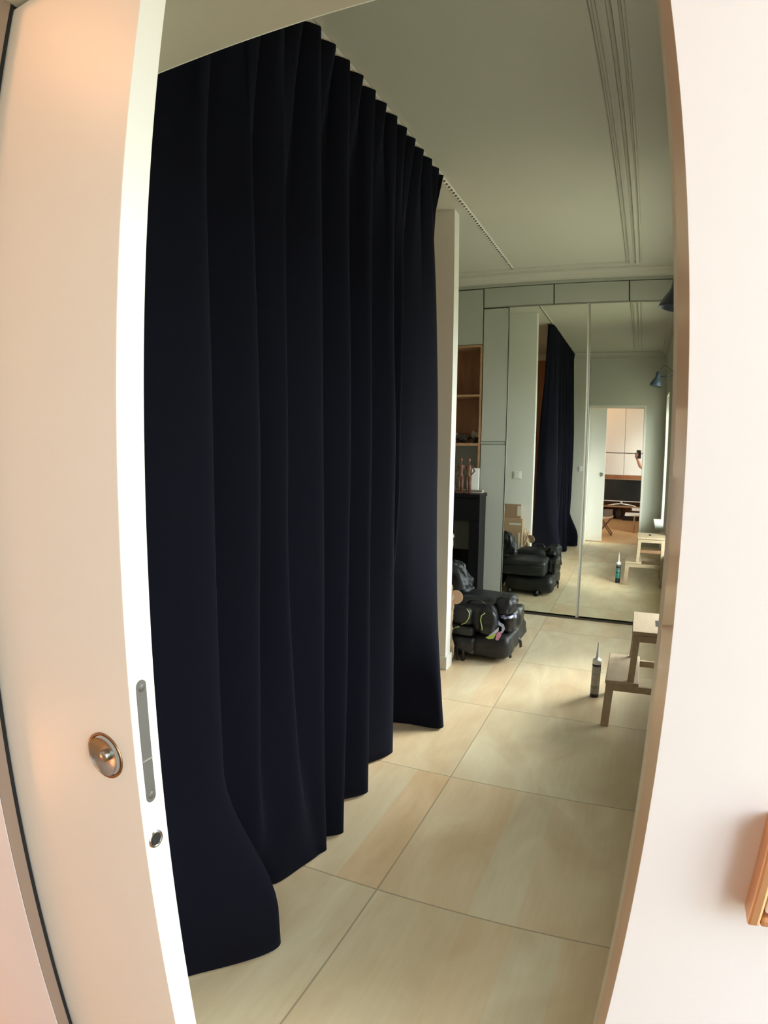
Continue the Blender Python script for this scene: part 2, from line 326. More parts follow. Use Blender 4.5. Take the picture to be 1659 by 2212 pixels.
# windows
def window(n, w_, x0, m):
    a, b, c, d = w_; fr = NB(); f = 0.06; xo = x0 + WT - 0.10
    box(fr, xo, xo + 0.06, a, a + f, c, d); box(fr, xo, xo + 0.06, b - f, b, c, d); box(fr, xo, xo + 0.06, a + f, b - f, c, c + f); box(fr, xo, xo + 0.06, a + f, b - f, d - f, d)
    box(fr, xo, xo + 0.06, (a + b) / 2 - 0.03, (a + b) / 2 + 0.03, c + f, d - f)
    o = struct(link_mesh('window_%d' % n, fr, m, bevel=0.004))
    g = link_mesh('pane', (lambda q: (box(q, xo + 0.026, xo + 0.030, a + f, b - f, c + f, d - f), q)[1])(NB()), GL, o)
    return o
GL = bpy.data.materials.new('window_glass'); GL.use_nodes = True
t = GL.node_tree; t.nodes.clear(); tr = t.nodes.new('ShaderNodeBsdfTransparent'); gl = t.nodes.new('ShaderNodeBsdfGlossy'); gl.inputs['Roughness'].default_value = 0.0
mx = t.nodes.new('ShaderNodeMixShader'); ou = t.nodes.new('ShaderNodeOutputMaterial')
tr.inputs[0].default_value = (0.96, 0.98, 0.97, 1)
mx.inputs[0].default_value = 0.05; t.links.new(tr.outputs[0], mx.inputs[1]); t.links.new(gl.outputs[0], mx.inputs[2]); t.links.new(mx.outputs[0], ou.inputs[0])
window(1, W1, XR, M['white2']); window(2, W2, XR, M['white2']); window(3, W3, XK, M['white2']); window(4, W4, XK, M['white2'])
tag(B('window_sill', M['white2'], (0.235, XR + 0.2, 0.93, 2.07, 0.43, 0.455), bevel=0.006), 'white board sill jutting from the right wall, seen in the mirror', 'window sill')
tag(B('window_sill', M['white2'], (0.30, XR + 0.2, 3.32, 4.87, 0.32, 0.345), bevel=0.006), 'white window sill beyond the step stool, mostly behind the right jamb', 'window sill')
# ceiling cornice and grooved plaster moulding
def cove(s=1): return [(0, 0), (0, -0.085), (0.010, -0.085), (0.014, -0.068), (0.030, -0.040), (0.055, -0.018), (0.070, -0.014), (0.072, 0)]
bm = NB(); profile(bm, [(D1 + a, H + b) for a, b in cove()], 'x', -3.0, XR); struct(link_mesh('trim_6', bm, M['ceil']))
bm = NB(); profile(bm, [(XR - a, H + b) for a, b in cove()], 'y', D1, L); struct(link_mesh('trim_7', bm, M['ceil']))
bm = NB(); profile(bm, [(L - a, H + b * 0.75) for a, b in cove()], 'x', -3.0, XR); struct(link_mesh('trim_8', bm, M['ceil']))
def groove(c):
    P = [(-0.068, 0.0), (-0.062, -0.014), (-0.056, -0.016), (-0.053, -0.002), (-0.042, -0.002), (-0.040, -0.016), (-0.024, -0.020), (-0.010, -0.022), (-0.007, -0.001), (0.007, -0.001), (0.010, -0.022), (0.020, -0.020), (0.030, -0.017), (0.032, -0.002), (0.040, -0.002), (0.042, -0.014), (0.050, -0.012), (0.054, 0.0)]
    return [(c + a, H + b) for a, b in P]
bm = NB(); profile(bm, groove(-0.068), 'y', 0.98, 5.0); struct(link_mesh('trim_9', bm, M['ceil']))
bm = NB(); profile(bm, [(5.0 + (p[0] + 0.068) * 0.7, p[1]) for p in groove(-0.068)], 'x', -3.0, -0.02); struct(link_mesh('trim_10', bm, M['ceil']))

# ------------------------------------------------------------------ sliding door leaf
XD, YD = -0.5277, 0.4713; TD = 0.0417
door = struct(B('door_1', M['white'], (-1.32, XD, YD, YD + TD, 0.006, ZD - 0.006), bevel=0.0012))
def dish(name, parent, x, z, y, r, face=-1, m1=None, m2=None):
    bm = NB(); lathe(bm, [(r * 0.82, -0.002), (r * 0.9, 0.002), (r, 0.0022), (r, 0.0), ], (x, y, z), (0, face, 0), 40)
    rim = link_mesh(name, bm, m1, parent, smooth=True)
    bm = NB(); lathe(bm, [(0, -0.0035), (r * 0.30, -0.004), (r * 0.62, -0.002), (r * 0.80, 0.0008), (r * 0.84, 0.002)], (x, y - 0.0 + face * 0.004, z), (0, face, 0), 40)
    link_mesh('dish', bm, m2, rim, smooth=True)
    bm = NB(); lathe(bm, [(0, 0.003), (r * 0.18, 0.003), (r * 0.24, 0.0015), (r * 0.25, -0.003)], (x + 0.006 * 0, y + face * 0.003, z), (0, face, 0), 24)
    link_mesh('knob', bm, m2, rim, smooth=True)
    return rim
a = dish('round_pull', door, -0.5815, 1.0625, YD, 0.0305, -1, M['bronze'], M['nickel']); a['label'] = 'round bronze rimmed flush pull'
a = dish('round_pull', door, -0.5815, 1.0625, YD + TD, 0.0305, 1, M['nickel_d'], M['nickel'])
def stadium(bm, x, yc, z0, z1, hw, th):
    pts = [(yc + hw * math.cos(a_), z1 - hw + hw * math.sin(a_)) for a_ in [PI * k / 12 for k in range(13)]] + [(yc + hw * math.cos(a_), z0 + hw + hw * math.sin(a_)) for a_ in [PI + PI * k / 12 for k in range(13)]]
    A = [bm.verts.new((x, *p)) for p in pts]; Bv = [bm.verts.new((x + th, *p)) for p in pts]; n = len(pts)
    for i in range(n): bm.faces.new((A[i], A[(i + 1) % n], Bv[(i + 1) % n], Bv[i]))
    bm.faces.new(A); bm.faces.new(Bv[::-1])
bm = NB(); stadium(bm, XD - 0.001, YD + 0.0190, 1.0035, 1.1690, 0.0082, 0.0016); pl = link_mesh('edge_plate', bm, M['nickel_d'], door)
bm = NB(); box(bm, XD + 0.0004, XD + 0.0016, YD + 0.0105, YD + 0.0270, 1.0630, 1.0650); link_mesh('plate_joint', bm, M['nickel'], pl)
for zz in (1.0135, 1.159):
    bm = NB(); lathe(bm, [(0, 0.0012), (0.0045, 0.0010), (0.0052, 0)], (XD + 0.0006, YD + 0.019, zz), (1, 0, 0), 20); link_mesh('screw', bm, M['nickel_d'], pl, smooth=True)
bm = NB(); lathe(bm, [(0.0078, -0.0005), (0.0082, 0.0012), (0.0115, 0.0016), (0.0125, 0.0002)], (XD, YD + 0.0185, 0.9475), (1, 0, 0), 32); ey = link_mesh('edge_pull', bm, M['chrome'], door, smooth=True)
bm = NB(); lathe(bm, [(0, 0.0013), (0.0084, 0.0013)], (XD, YD + 0.0185, 0.9475), (1, 0, 0), 28); link_mesh('hole', bm, M['dark'], ey)
bm = NB(); lathe(bm, [(0, 0.0010), (0.0062, 0.0009), (0.0068, 0)], (XD, YD + 0.0195, 1.2145), (1, 0, 0), 28); link_mesh('screw_cap', bm, M['white2'], door, smooth=True)

# switch beside the doorway, right of the lens
sw = thing('light_switch', 'copper framed light switch on the white wall, cut off at the right picture edge', 'light switch', (0.160, D0 - 0.004, 1.148))
B('switch_frame', M['copper'], [(0.1165, 0.1265, 0.417, D0 - 0.004, 1.104, 1.192), (0.1935, 0.2035, 0.417, D0 - 0.004, 1.104, 1.192), (0.1265, 0.1935, 0.417, D0 - 0.004, 1.104, 1.112), (0.1265, 0.1935, 0.417, D0 - 0.004, 1.184, 1.192)], sw, bevel=0.0025)
B('switch_rocker', M['white2'], (0.1285, 0.1915, 0.421, D0 - 0.004, 1.114, 1.182), sw, bevel=0.002)
def switch(x, y, z, s, face, label):
    t_ = thing('light_switch', label, 'light switch', (x, y, z)); h_ = s / 2
    ya, yb = (y, y + 0.008) if face > 0 else (y - 0.008, y)
    B('switch_frame', M['white'], (x - h_, x + h_, ya, yb, z - h_, z + h_), t_, bevel=0.003)
    B('switch_rocker', M['white2'], (x - h_ * 0.68, x + h_ * 0.68, ya + (0.006 if face > 0 else -0.004), yb + (0.004 if face > 0 else -0.006), z - h_ * 0.68, z + h_ * 0.68), t_, bevel=0.002)
switch(-1.293, YP + TP, 1.150, 0.088, 1, 'square white light switch above the cardboard, on the partition seen in the mirror')
switch(-0.872, D1, 1.150, 0.085, 1, 'square white light switch left of the open doorway, seen in the mirror')

# ------------------------------------------------------------------ curtain and its ceiling track
ctl = [  # (mid x, mid y, bottom x, bottom y), valley and tip in turn
 (-1.12, .80, -1.10, .80), (-.985, .90, -1.01, .90), (-1.09, .97, -.985, .965), (-.98, 1.175, -.834, 1.193), (-1.125, 1.225, -1.03, 1.27), (-.98, 1.373, -1.035, 1.375),
 (-1.10, 1.425, -.99, 1.43), (-.988, 1.525, -.962, 1.545), (-1.075, 1.585, -.945, 1.615), (-.98, 1.735, -.937, 1.665), (-1.125, 1.785, -.995, 1.705), (-.98, 1.93, -.928, 1.785),
 (-1.125, 1.975, -1.11, 1.87), (-.98, 2.105, -.963, 2.073), (-1.115, 2.155, -1.11, 2.17), (-.975, 2.335, -1.005, 2.434), (-1.075, 2.385, -1.15, 2.50), (-.99, 2.435, -1.20, 2.60),
 (-1.085, 2.49, -1.19, 2.70), (-1.005, 2.66, -1.05, 2.745), (-.972, 2.90, -.878, 2.757), (-1.07, 2.955, -.90, 2.83), (-1.16, 2.94, -1.10, 2.81), (-1.20, 2.93, -1.25, 2.79)]
def cat(P, u):
    n = len(P) - 1; i = min(int(u), n - 1); f = u - i
    p0, p1, p2, p3 = P[max(i - 1, 0)], P[i], P[i + 1], P[min(i + 2, n)]
    return tuple(0.5 * ((2 * b_) + (-a_ + c_) * f + (2 * a_ - 5 * b_ + 4 * c_ - d_) * f * f + (-a_ + 3 * b_ - 3 * c_ + d_) * f ** 3) for a_, b_, c_, d_ in zip(p0, p1, p2, p3))
bm = NB(); NU, NV = 460, 64; ZT = 2.913; rows = []
nseg = len(ctl) - 1
for j in range(NV + 1):
    v = j / NV; z = 0.012 + (ZT - 0.012) * v ** 1.0; row = []
    for i in range(NU + 1):
        u = i / NU; q = cat(ctl, u * nseg); mx_, my_, bx_, by_ = q
        yt = 0.80 + 2.28 * min(1.0, u * 1.06)
        tri = 2 * abs(((u * 21) % 1.0) - 0.5) * 2 - 1
        xt = -1.045 + 0.030 * tri - (0.02 if u > 0.95 else 0)
        ytp = yt + 0.018 * math.sin(2 * PI * u * 21)
        if z >= 1.3:
            s_ = (z - 1.3) / (ZT - 1.3); s1 = s_ ** 1.7
            fine = 0.5 * max(0.0, (s_ - 0.62) / 0.38) ** 2
            x = mx_ * (1 - s1) + (-1.045) * s1 + (xt + 1.045) * (s1 ** 2.2) + 0
            y = my_ * (1 - s1) + ytp * s1
            if u > 0.9: y += 0.0
        else:
            s_ = 1 - z / 1.3; un = u * nseg; g_ = math.exp(-((un - 2.9) / 1.0) ** 4); k_ = min(1, max(0, (0.56 - z) / 0.42)); s1 = (1 - g_) * s_ ** 1.55 + g_ * k_ * k_ * (3 - 2 * k_)
            x = mx_ * (1 - s1) + bx_ * s1; y = my_ * (1 - s1) + by_ * s1
        x += 0.006 * noise.noise(Vector((u * 22, z * 1.4, 0))); y += 0.004 * noise.noise(Vector((u * 18, z * 2, 5)))
        row.append(bm.verts.new((x, y, z)))
    rows.append(row)
for a, b in zip(rows, rows[1:]):
    for i in range(NU): bm.faces.new((a[i], a[i + 1], b[i + 1], b[i]))
cu = link_mesh('curtain', bm, M['curtain'], smooth=True, solid=0.003)
tag(cu, 'full-height navy black pleated curtain hanging from the ceiling track', 'curtain')
bm = NB(); box(bm, -1.057, -1.033, 0.78, 5.06, H - 0.006, H)
tr_ = thing('curtain_track', 'slim white ceiling rail with small dark gliders running past the curtain', 'curtain rail', (-1.045, 3.0, H - 0.006))
link_mesh('rail', bm, M['white'], tr_)
g0 = None
for k in range(44):
    y = 3.12 + k * 0.0435
    if g0 is None:
        bm = NB(); lathe(bm, [(0, -0.006), (0.006, -0.006), (0.0075, -0.002), (0.0075, 0.0)], (0, 0, 0), (0, 0, 1), 10); g0 = link_mesh('glider', bm, M['nickel_d'], tr_); g = g0
    else: g = g0.copy(); C.objects.link(g)
    g.parent = tr_; g.matrix_parent_inverse = tr_.matrix_basis.inverted(); g.location = (-1.045, y, H - 0.006)

# ------------------------------------------------------------------ cabinets on the far wall and the two mirror leaves
def cabinet(name, label, x0, x1, z0, z1, y=L, depth=0.50, m=None, group='tall and upper cupboards on the far wall'):
    t_ = thing(name, label, 'cupboard', ((x0 + x1) / 2, y + depth / 2, z0), group)
    B('body', M['cab'], (x0 + 0.002, x1 - 0.002, y + 0.02, y + depth, z0 + 0.001, z1 - 0.001), t_)
    B('door', m or M['cab'], (x0 + 0.004, x1 - 0.004, y, y + 0.018, z0 + 0.004, z1 - 0.004), t_, bevel=0.0015)
    return t_
cabinet('upper_cabinet', 'grey green upper cupboard over the open wooden shelves, beside the partition', -1.960, -1.340, 2.345, 2.83)
cabinet('upper_cabinet', 'long low upper cupboard above the left mirror, next to the tall panel', -1.338, -0.733, 2.662, 2.835)
cabinet('upper_cabinet', 'middle low upper cupboard above the joint of the two mirrors', -0.731, -0.117, 2.662, 2.835)
cabinet('upper_cabinet', 'rightmost low upper cupboard, next to the blue wall lamp', -0.115, XR - 0.003, 2.662, 2.835)
t1 = cabinet('tall_cabinet', 'tall grey green cupboard between the wooden shelves and the left mirror', -1.338, -1.112, 0.02, 1.478)
t2 = cabinet('tall_cabinet', 'grey green cupboard door above the horizontal grey seam, left of the mirror', -1.338, -1.112, 1.502, 2.655)
struct(B('trim_11', M['seam'], (-1.338, -1.10, L + 0.006, L + 0.02, 1.478, 1.502)))
struct(B('trim_12', M['cab'], (-3.0, XR, L + 0.004, L + 0.3, 2.838, H), bevel=0.002))
def mirror(x0, x1, y, label):
    t_ = thing('mirror_door', label, 'mirror', ((x0 + x1) / 2, y, 0.02), 'floor to cupboard mirrored sliding doors')
    B('mirror_panel', M['mirror'], (x0 + (0.004 if x0 < -1 else 0.012), x1 - 0.012, y, y + 0.004, 0.028, 2.652), t_)
    pw = 0.004 if x0 < -1 else 0.013
    B('side_profile', M['alu'], (x0, x0 + pw, y - 0.006, y + 0.02, 0.014, 2.658), t_, bevel=0.001)
    B('side_profile', M['jamb'], (x1 - 0.013, x1, y - 0.006, y + 0.02, 0.014, 2.658), t_, bevel=0.001)
    return t_
mirror(-1.110, -0.440, L, 'left mirrored sliding door reflecting the curtain and the partition')
mirror(-0.441, 0.335, L + 0.0005, 'right mirrored sliding door reflecting the open doorway')
struct(B('trim_13', M['alud'], (-1.11, XR, L - 0.012, L + 0.05, 0.0, 0.015)))
struct(B('trim_14', M['alu'], (-1.11, XR, L - 0.002, L + 0.05, 2.653, 2.662)))
struct(B('trim_15', M['cabdark'], (-3.0, XR, L + 0.51, L + 0.52, 0.0, H)))

# open shelf unit
XS0, XS1 = -1.960, -1.342
su = thing('open_shelf', 'brown wooden open shelf unit above the black mantel', 'shelf', ((XS0 + XS1) / 2, L + 0.15, 1.06))
B('side_panel', M['pine2'], (XS1 - 0.018, XS1, L, L + 0.30, 1.06, 2.343), su); B('side_panel', M['pine2'], (XS0, XS0 + 0.018, L, L + 0.30, 1.06, 2.343), su)
B('back_panel', M['pine'], (XS0, XS1, L + 0.30, L + 0.315, 1.475, 2.343), su)
B('white_back', M['cab'], (XS0, XS1, L + 0.30, L + 0.315, 1.06, 1.475), su)
B('top_board', M['pine2'], (XS0 + 0.018, XS1 - 0.018, L, L + 0.30, 2.325, 2.343), su)
for z_, h_ in ((1.903, 0.018), (1.474, 0.026)): B('shelf_board', M['pine2'], (XS0 + 0.018, XS1 - 0.018, L, L + 0.30, z_ - h_ / 2, z_ + h_ / 2), su, bevel=0.001)
def lump(bm, c, r, seed, amp=0.35, sub=3, sc_=(1, 1, 1)):
    q = bmesh.ops.create_icosphere(bm, subdivisions=sub, radius=1.0)
    for v in q['verts']:
        n_ = noise.noise(v.co * 1.7 + Vector((seed, seed * 2, 0))) * amp + noise.noise(v.co * 4 + Vector((seed, 0, seed))) * amp * 0.4
        p = v.co * (1 + n_); v.co = Vector(c) + Vector((p.x * r * sc_[0], p.y * r * sc_[1], p.z * r * sc_[2]))
for c, s, lab, mt in (((-1.53, L + 0.10, 1.535), (1.5, 1, .75), 'dark tangled bundle lying on the wooden shelf', 'stuffd'), ((-1.40, L + 0.08, 1.515), (0.8, 1, .6), 'small dark bundle at the right end of the wooden shelf', 'stuffd'), ((-1.43, L + 0.20, 1.545), (1.3, 1, 1.2), 'pale crumpled cloth behind the dark bundles on the shelf', 'stuffl'), ((-1.62, L + 0.20, 1.535), (1.6, 1, 1.0), 'pale paper heap at the left end of the wooden shelf', 'stuffl')):
    bm = NB(); lump(bm, c, 0.040, c[0] * 7, 0.7, 4, s); tag(link_mesh('cloth_bundle' if 'cloth' in lab else 'bundle', bm, M[mt], smooth=True), lab, 'bundle')

# black fireplace
fp = thing('fireplace', 'black marble fireplace mantel in front of the cupboards', 'fireplace', (-1.75, L - 0.12, 0))
B('mantel_shelf', M['marble'], (-2.33, -1.262, L - 0.25, L - 0.002, 1.020, 1.052), fp, bevel=0.004)
B('lintel', M['marble'], (-2.27, -1.272, L - 0.215, L - 0.002, 0.815, 1.020), fp, bevel=0.002)
B('jamb', M['marble'], (-1.360, -1.272, L - 0.215, L - 0.002, 0, 0.815), fp, bevel=0.002)
B('jamb', M['marble'], (-2.27, -2.12, L - 0.215, L - 0.002, 0, 0.815), fp, bevel=0.002)
B('firebox', M['marble'], (-2.12, -1.360, L - 0.04, L - 0.02, 0, 0.815), fp)
B('grey_panel', M['grille'], (-1.53, -1.384, L - 0.10, L - 0.09, 0.545, 0.813), fp)
B('grey_panel', M['marble'], (-1.47, -1.384, L - 0.105, L - 0.095, 0.02, 0.54), fp)
ch = thing('upholstered_chair', 'beige chair with a rounded padded back before the fireplace, mostly hidden by the partition', 'chair', (-1.75, L - 0.50, 0))
bm = NB(); bmesh.ops.create_icosphere(bm, subdivisions=4, radius=1.0)
for v in bm.verts:
    k = 0.72 + 0.28 * (v.co.z * 0.5 + 0.5) if v.co.z < 0.4 else 1.0
    v.co = Vector((-1.668 + v.co.x * 0.235 * k, L - 0.33 + v.co.y * 0.045 + v.co.z * 0.03, 0.580 + v.co.z * (0.245 if v.co.z > 0 else 0.27)))
link_mesh('backrest', bm, M['beige'], ch, smooth=True)
bm = NB(); lathe(bm, [(0, 0.33), (0.20, 0.33), (0.225, 0.35), (0.225, 0.38), (0.20, 0.405), (0, 0.415)], (-1.71, L - 0.56, 0), (0, 0, 1), 40); link_mesh('seat', bm, M['beige'], ch, smooth=True)
for dx, dy in ((-.15, -.14), (.15, -.14), (-.15, .14), (.15, .14)):
    bm = NB(); tube(bm, [(-1.71 + dx * 1.15, L - 0.56 + dy * 1.15, 0), (-1.71 + dx, L - 0.56 + dy, 0.335)], [0.011, 0.016], 10); link_mesh('leg', bm, M['birch'], ch, smooth=True)

# small things on the mantel
MZ = 1.052
def mannequin(x, y, hgt, label, pose):
    t_ = thing('artist_mannequin', label, 'figurine', (x, y, MZ), 'wooden artist mannequins on the mantel'); k = hgt / 0.31
    B('base', M['mann'], (x - 0.028 * k, x + 0.028 * k, y - 0.028, y + 0.028, MZ, MZ + 0.014), t_, bevel=0.003)
    bm = NB(); z = MZ + 0.014
    P = lambda dx, dz: (x + dx * k, y, z + dz * k)
    tube(bm, [P(-.012, 0), P(-.013, .06), P(-.014, .065), P(-.011, .13)], [.010, .012, .011, .015])
    tube(bm, [P(.012, 0), P(.013, .06), P(.014, .065), P(.011, .13)], [.010, .012, .011, .015])
    tube(bm, [P(0, .122), P(0, .14), P(0, .158), P(0, .19), P(0, .222), P(0, .232)], [.021, .023, .014, .022, .026, .012], 14, flat=.7, upv=(1, 0, 0))
    tube(bm, [P(0, .23), P(0, .25)], .005)
    body = link_mesh('body', bm, M['mann'], t_, smooth=True)
    bm = NB(); lump(bm, P(0, .268), 0.017 * k, 1, 0.02, 3, (.85, .85, 1.2)); link_mesh('head', bm, M['mann'], t_, smooth=True)
    for s_, (ex, ez, hx, hz) in zip((-1, 1), pose):
        bm = NB(); tube(bm, [P(.024 * s_, .222), P(ex, ez)], [.007, .006]); tube(bm, [P(ex, ez), P(hx, hz)], [.0065, .005]); link_mesh('arm', bm, M['mann'], t_, smooth=True)
mannequin(-1.458, L - 0.175, 0.315, 'left wooden artist mannequin with its arm hanging, on the black mantel', ((-.045, .170, -.018, .125), (.030, .185, .045, .20)))
mannequin(-1.390, L - 0.170, 0.315, 'right wooden artist mannequin with elbow out and hand on hip, on the mantel', ((-.035, .185, -.04, .20), (.052, .178, .020, .140)))
tag(B('white_box', M['white'], (-1.385, -1.318, L - 0.10, L - 0.075, MZ + 0.028, 1.268), bevel=0.003), 'upright white box behind the mannequins on the mantel', 'box')
tr2 = thing('tray', 'low pale tray under the white box on the mantel', 'tray', (-1.42, L - 0.1, MZ))
B('tray_base', M['stuffl'], (-1.60, -1.285, L - 0.110, L - 0.03, MZ, MZ + 0.028), tr2, bevel=0.003); B('tray_rim', M['cabdark'], (-1.602, -1.283, L - 0.114, L - 0.108, MZ + 0.014, MZ + 0.024), tr2)
bm = NB(); lump(bm, (-1.545, L - 0.17, MZ + 0.040), 0.045, 3, 0.12, 3, (1.1, .8, 1)); tag(link_mesh('dark_bowl', bm, M['stuffd'], smooth=True), 'small dark rounded object left of the mannequins', 'ornament')

# ------------------------------------------------------------------ luggage
def softbox(name, m, x0, x1, y0, y1, z0, z1, parent=None, seed=0, r=0.045, amp=0.012, taper=0.0):
    bm = NB(); box(bm, x0, x1, y0, y1, z0, z1)
    bmesh.ops.subdivide_edges(bm, edges=bm.edges[:], cuts=11, use_grid_fill=True)
    c = Vector(((x0 + x1) / 2, (y0 + y1) / 2, (z0 + z1) / 2)); h = Vector(((x1 - x0) / 2, (y1 - y0) / 2, (z1 - z0) / 2))
    for v in bm.verts:
        p = v.co - c; q = Vector([max(-h[i] + r, min(h[i] - r, p[i])) for i in range(3)]); d = p - q
        if d.length > 1e-6: p = q + d.normalized() * r
        f = 1 - taper * (p.z / h.z * 0.5 + 0.5); p.x *= f; p.y *= f
        p += Vector((noise.noise(p * 9 + Vector((seed, 0, 0))), noise.noise(p * 9 + Vector((0, seed, 3))), noise.noise(p * 8 + Vector((5, 0, seed))) if p.z > -h.z * 0.7 else 0)) * amp * 1.6
        p += Vector((0, 0, noise.noise(v.co * 30))) * amp * 0.5 if p.z > 0 else Vector((0, 0, 0))
        p += Vector((noise.noise(v.co * 24), noise.noise(v.co * 26 + Vector((0, 7, 0))), 0)) * amp * 0.8
        v.co = c + p
        if v.co.z < z0: v.co.z = z0
    return link_mesh(name, bm, m, parent, smooth=True)
lg = thing('travel_duffel', 'black wheeled travel bag lying flat on the floor, under the others', 'bag', (-0.99, 4.15, 0), 'luggage heaped behind the partition')
softbox('body', M['black'], -1.225, -0.752, 3.83, 4.50, 0.020, 0.185, lg, 1, 0.055, 0.008)
for x_ in (-1.17, -0.90):
    bm = NB(); tube(bm, [(x_ - 0.018, 4.505, 0.03), (x_ + 0.018, 4.505, 0.03)], 0.028, 20); link_mesh('wheel', bm, M['blackp'], lg, smooth=True)
B('foot', M['blackp'], [(-1.068, -1.046, 3.795, 3.84, 0.0, 0.16), ], lg, bevel=0.006)
for x_ in (-1.10, -1.005): B('bracket', M['nickel_d'], (x_ - 0.013, x_ + 0.013, 3.812, 3.838, 0.055, 0.075), lg, bevel=0.003)
for p_ in ([(-0.80, 3.95, 0.10), (-0.765, 3.93, 0.06), (-0.76, 3.94, 0.02)], [(-0.765, 4.15, 0.12), (-0.735, 4.16, 0.07), (-0.735, 4.18, 0.025)], [(-1.10, 3.83, 0.12), (-1.10, 3.78, 0.09), (-1.09, 3.78, 0.01)]):
    bm = NB(); tube(bm, p_, 0.012, 8, flat=0.35); link_mesh('strap', M and bm, M['blackp'], lg, smooth=True)
softbox('front_pocket', M['black2'], -1.170, -0.985, 3.785, 3.86, 0.060, 0.178, lg, 12, 0.035, 0.006)
bp_ = thing('backpack', 'charcoal backpack with lime piping, facing the doorway', 'backpack', (-1.0, 3.96, 0.19), 'luggage heaped behind the partition')
softbox('body', M['black'], -1.205, -0.845, 3.835, 4.125, 0.19, 0.395, bp_, 4, 0.075, 0.014)
softbox('front_pocket', M['black2'], -1.175, -1.005, 3.795, 3.87, 0.245, 0.375, bp_, 6, 0.035, 0.006)
softbox('front_pocket', M['black2'], -0.968, -0.850, 3.800, 3.88, 0.20, 0.370, bp_, 9, 0.035, 0.008)
softbox('front_pocket', M['black2'], -1.165, -0.99, 3.785, 3.86, 0.175, 0.250, bp_, 13, 0.03, 0.006)
for pts in ([(-1.040, 3.795, 0.370), (-1.020, 3.790, 0.345), (-1.022, 3.789, 0.310), (-1.042, 3.787, 0.275), (-1.072, 3.787, 0.258)],
            [(-1.085, 3.782, 0.243), (-1.11, 3.782, 0.235), (-1.135, 3.782, 0.218)],
            [(-0.915, 3.794, 0.355), (-0.938, 3.792, 0.335), (-0.943, 3.792, 0.30), (-0.933, 3.794, 0.265), (-0.930, 3.796, 0.235)]):
    bm = NB(); tube(bm, pts, 0.0030, 6); link_mesh('piping', bm, M['piping'], bp_, smooth=True)
bm = NB(); tube(bm, [(-1.06, 3.88, 0.385), (-1.03, 3.855, 0.415), (-0.96, 3.85, 0.42), (-0.92, 3.88, 0.385)], 0.009, 8, flat=.5); link_mesh('handle', bm, M['blackp'], bp_, smooth=True)
softbox('side_flap', M['black2'], -0.885, -0.745, 3.89, 4.12, 0.325, 0.430, bp_, 15, 0.045, 0.018)
sc_ = thing('suitcase', 'dark soft suitcase lying on top of the black travel bag', 'suitcase', (-1.03, 4.33, 0.18), 'luggage heaped behind the partition')
softbox('body', M['black2'], -1.255, -0.83, 4.135, 4.515, 0.190, 0.345, sc_, 20, 0.030, 0.004)
bm = NB(); tube(bm, [(-1.24, 4.518, 0.29), (-1.0, 4.520, 0.292), (-0.86, 4.516, 0.295)], 0.0035, 6); link_mesh('zip', bm, M['blackp'], sc_, smooth=True)
tb = thing('rucksack', 'slumped dark grey rucksack beside the stacked luggage, behind the partition edge', 'backpack', (-1.36, 4.3, 0), 'luggage heaped behind the partition')
softbox('body', M['black2'], -1.47, -1.275, 4.18, 4.42, 0.0, 0.50, tb, 31, 0.05, 0.024, 0.05)
softbox('flap', M['black2'], -1.45, -1.135, 4.19, 4.40, 0.365, 0.560, tb, 35, 0.035, 0.034, 0.45)
# bright printed bag
def multi(name, cols, scale):
    m = bpy.data.materials.new(name); m.use_nodes = True; t = m.node_tree; b = t.nodes['Principled BSDF']; b.inputs['Roughness'].default_value = 0.25
    tc = t.nodes.new('ShaderNodeTexCoord'); v = t.nodes.new('ShaderNodeTexVoronoi'); v.inputs['Scale'].default_value = scale; t.links.new(tc.outputs['Object'], v.inputs[0])
    r = t.nodes.new('ShaderNodeValToRGB'); r.color_ramp.interpolation = 'CONSTANT'; sp = t.nodes.new('ShaderNodeSeparateXYZ'); t.links.new(v.outputs['Color'], sp.inputs[0]); t.links.new(sp.outputs[0], r.inputs[0])
    e = r.color_ramp.elements; e[0].color = (*cols[0], 1); e[1].position = 1 / len(cols); e[1].color = (*cols[1], 1)
    for i, c in enumerate(cols[2:]): n = e.new((i + 2) / len(cols)); n.color = (*c, 1)
    t.links.new(r.outputs[0], b.inputs['Base Color']); return m
M['print'] = multi('printed_plastic', [(0.10, 0.10, 0.35), (0.55, 0.60, 0.85), (0.02, 0.02, 0.03), (0.30, 0.32, 0.70), (0.80, 0.82, 0.90)], 55)
pb = thing('plastic_bag', 'shiny printed plastic bag with blue, pink and lime marks, tucked by the backpack', 'bag', (-0.79, 4.0, 0.2), 'luggage heaped behind the partition')
softbox('body', M['blackp'], -0.838, -0.738, 3.93, 4.30, 0.190, 0.322, pb, 41, 0.035, 0.012)
def patch(name, pts, m, th=0.003):
    bm = NB(); A = [bm.verts.new(p) for p in pts]; bm.faces.new(A); return link_mesh(name, bm, m, pb, solid=th)
Mp = mat('pink_print', (0.65, 0.30, 0.48), 0.3); Ml = mat('lime_print', (0.45, 0.62, 0.12), 0.3); Mw = mat('pale_blue_print', (0.62, 0.68, 0.90), 0.25)
patch('blue_print', [(-0.84, 3.925, 0.318), (-0.775, 3.915, 0.322), (-0.737, 3.96, 0.325), (-0.737, 3.965, 0.298), (-0.775, 3.912, 0.297), (-0.84, 3.922, 0.292)], M['print'])
patch('white_print', [(-0.850, 3.905, 0.292), (-0.836, 3.900, 0.275), (-0.806, 3.895, 0.262), (-0.798, 3.893, 0.232), (-0.812, 3.893, 0.205), (-0.842, 3.893, 0.190), (-0.822, 3.893, 0.215), (-0.818, 3.895, 0.242), (-0.850, 3.895, 0.262)], Mw)
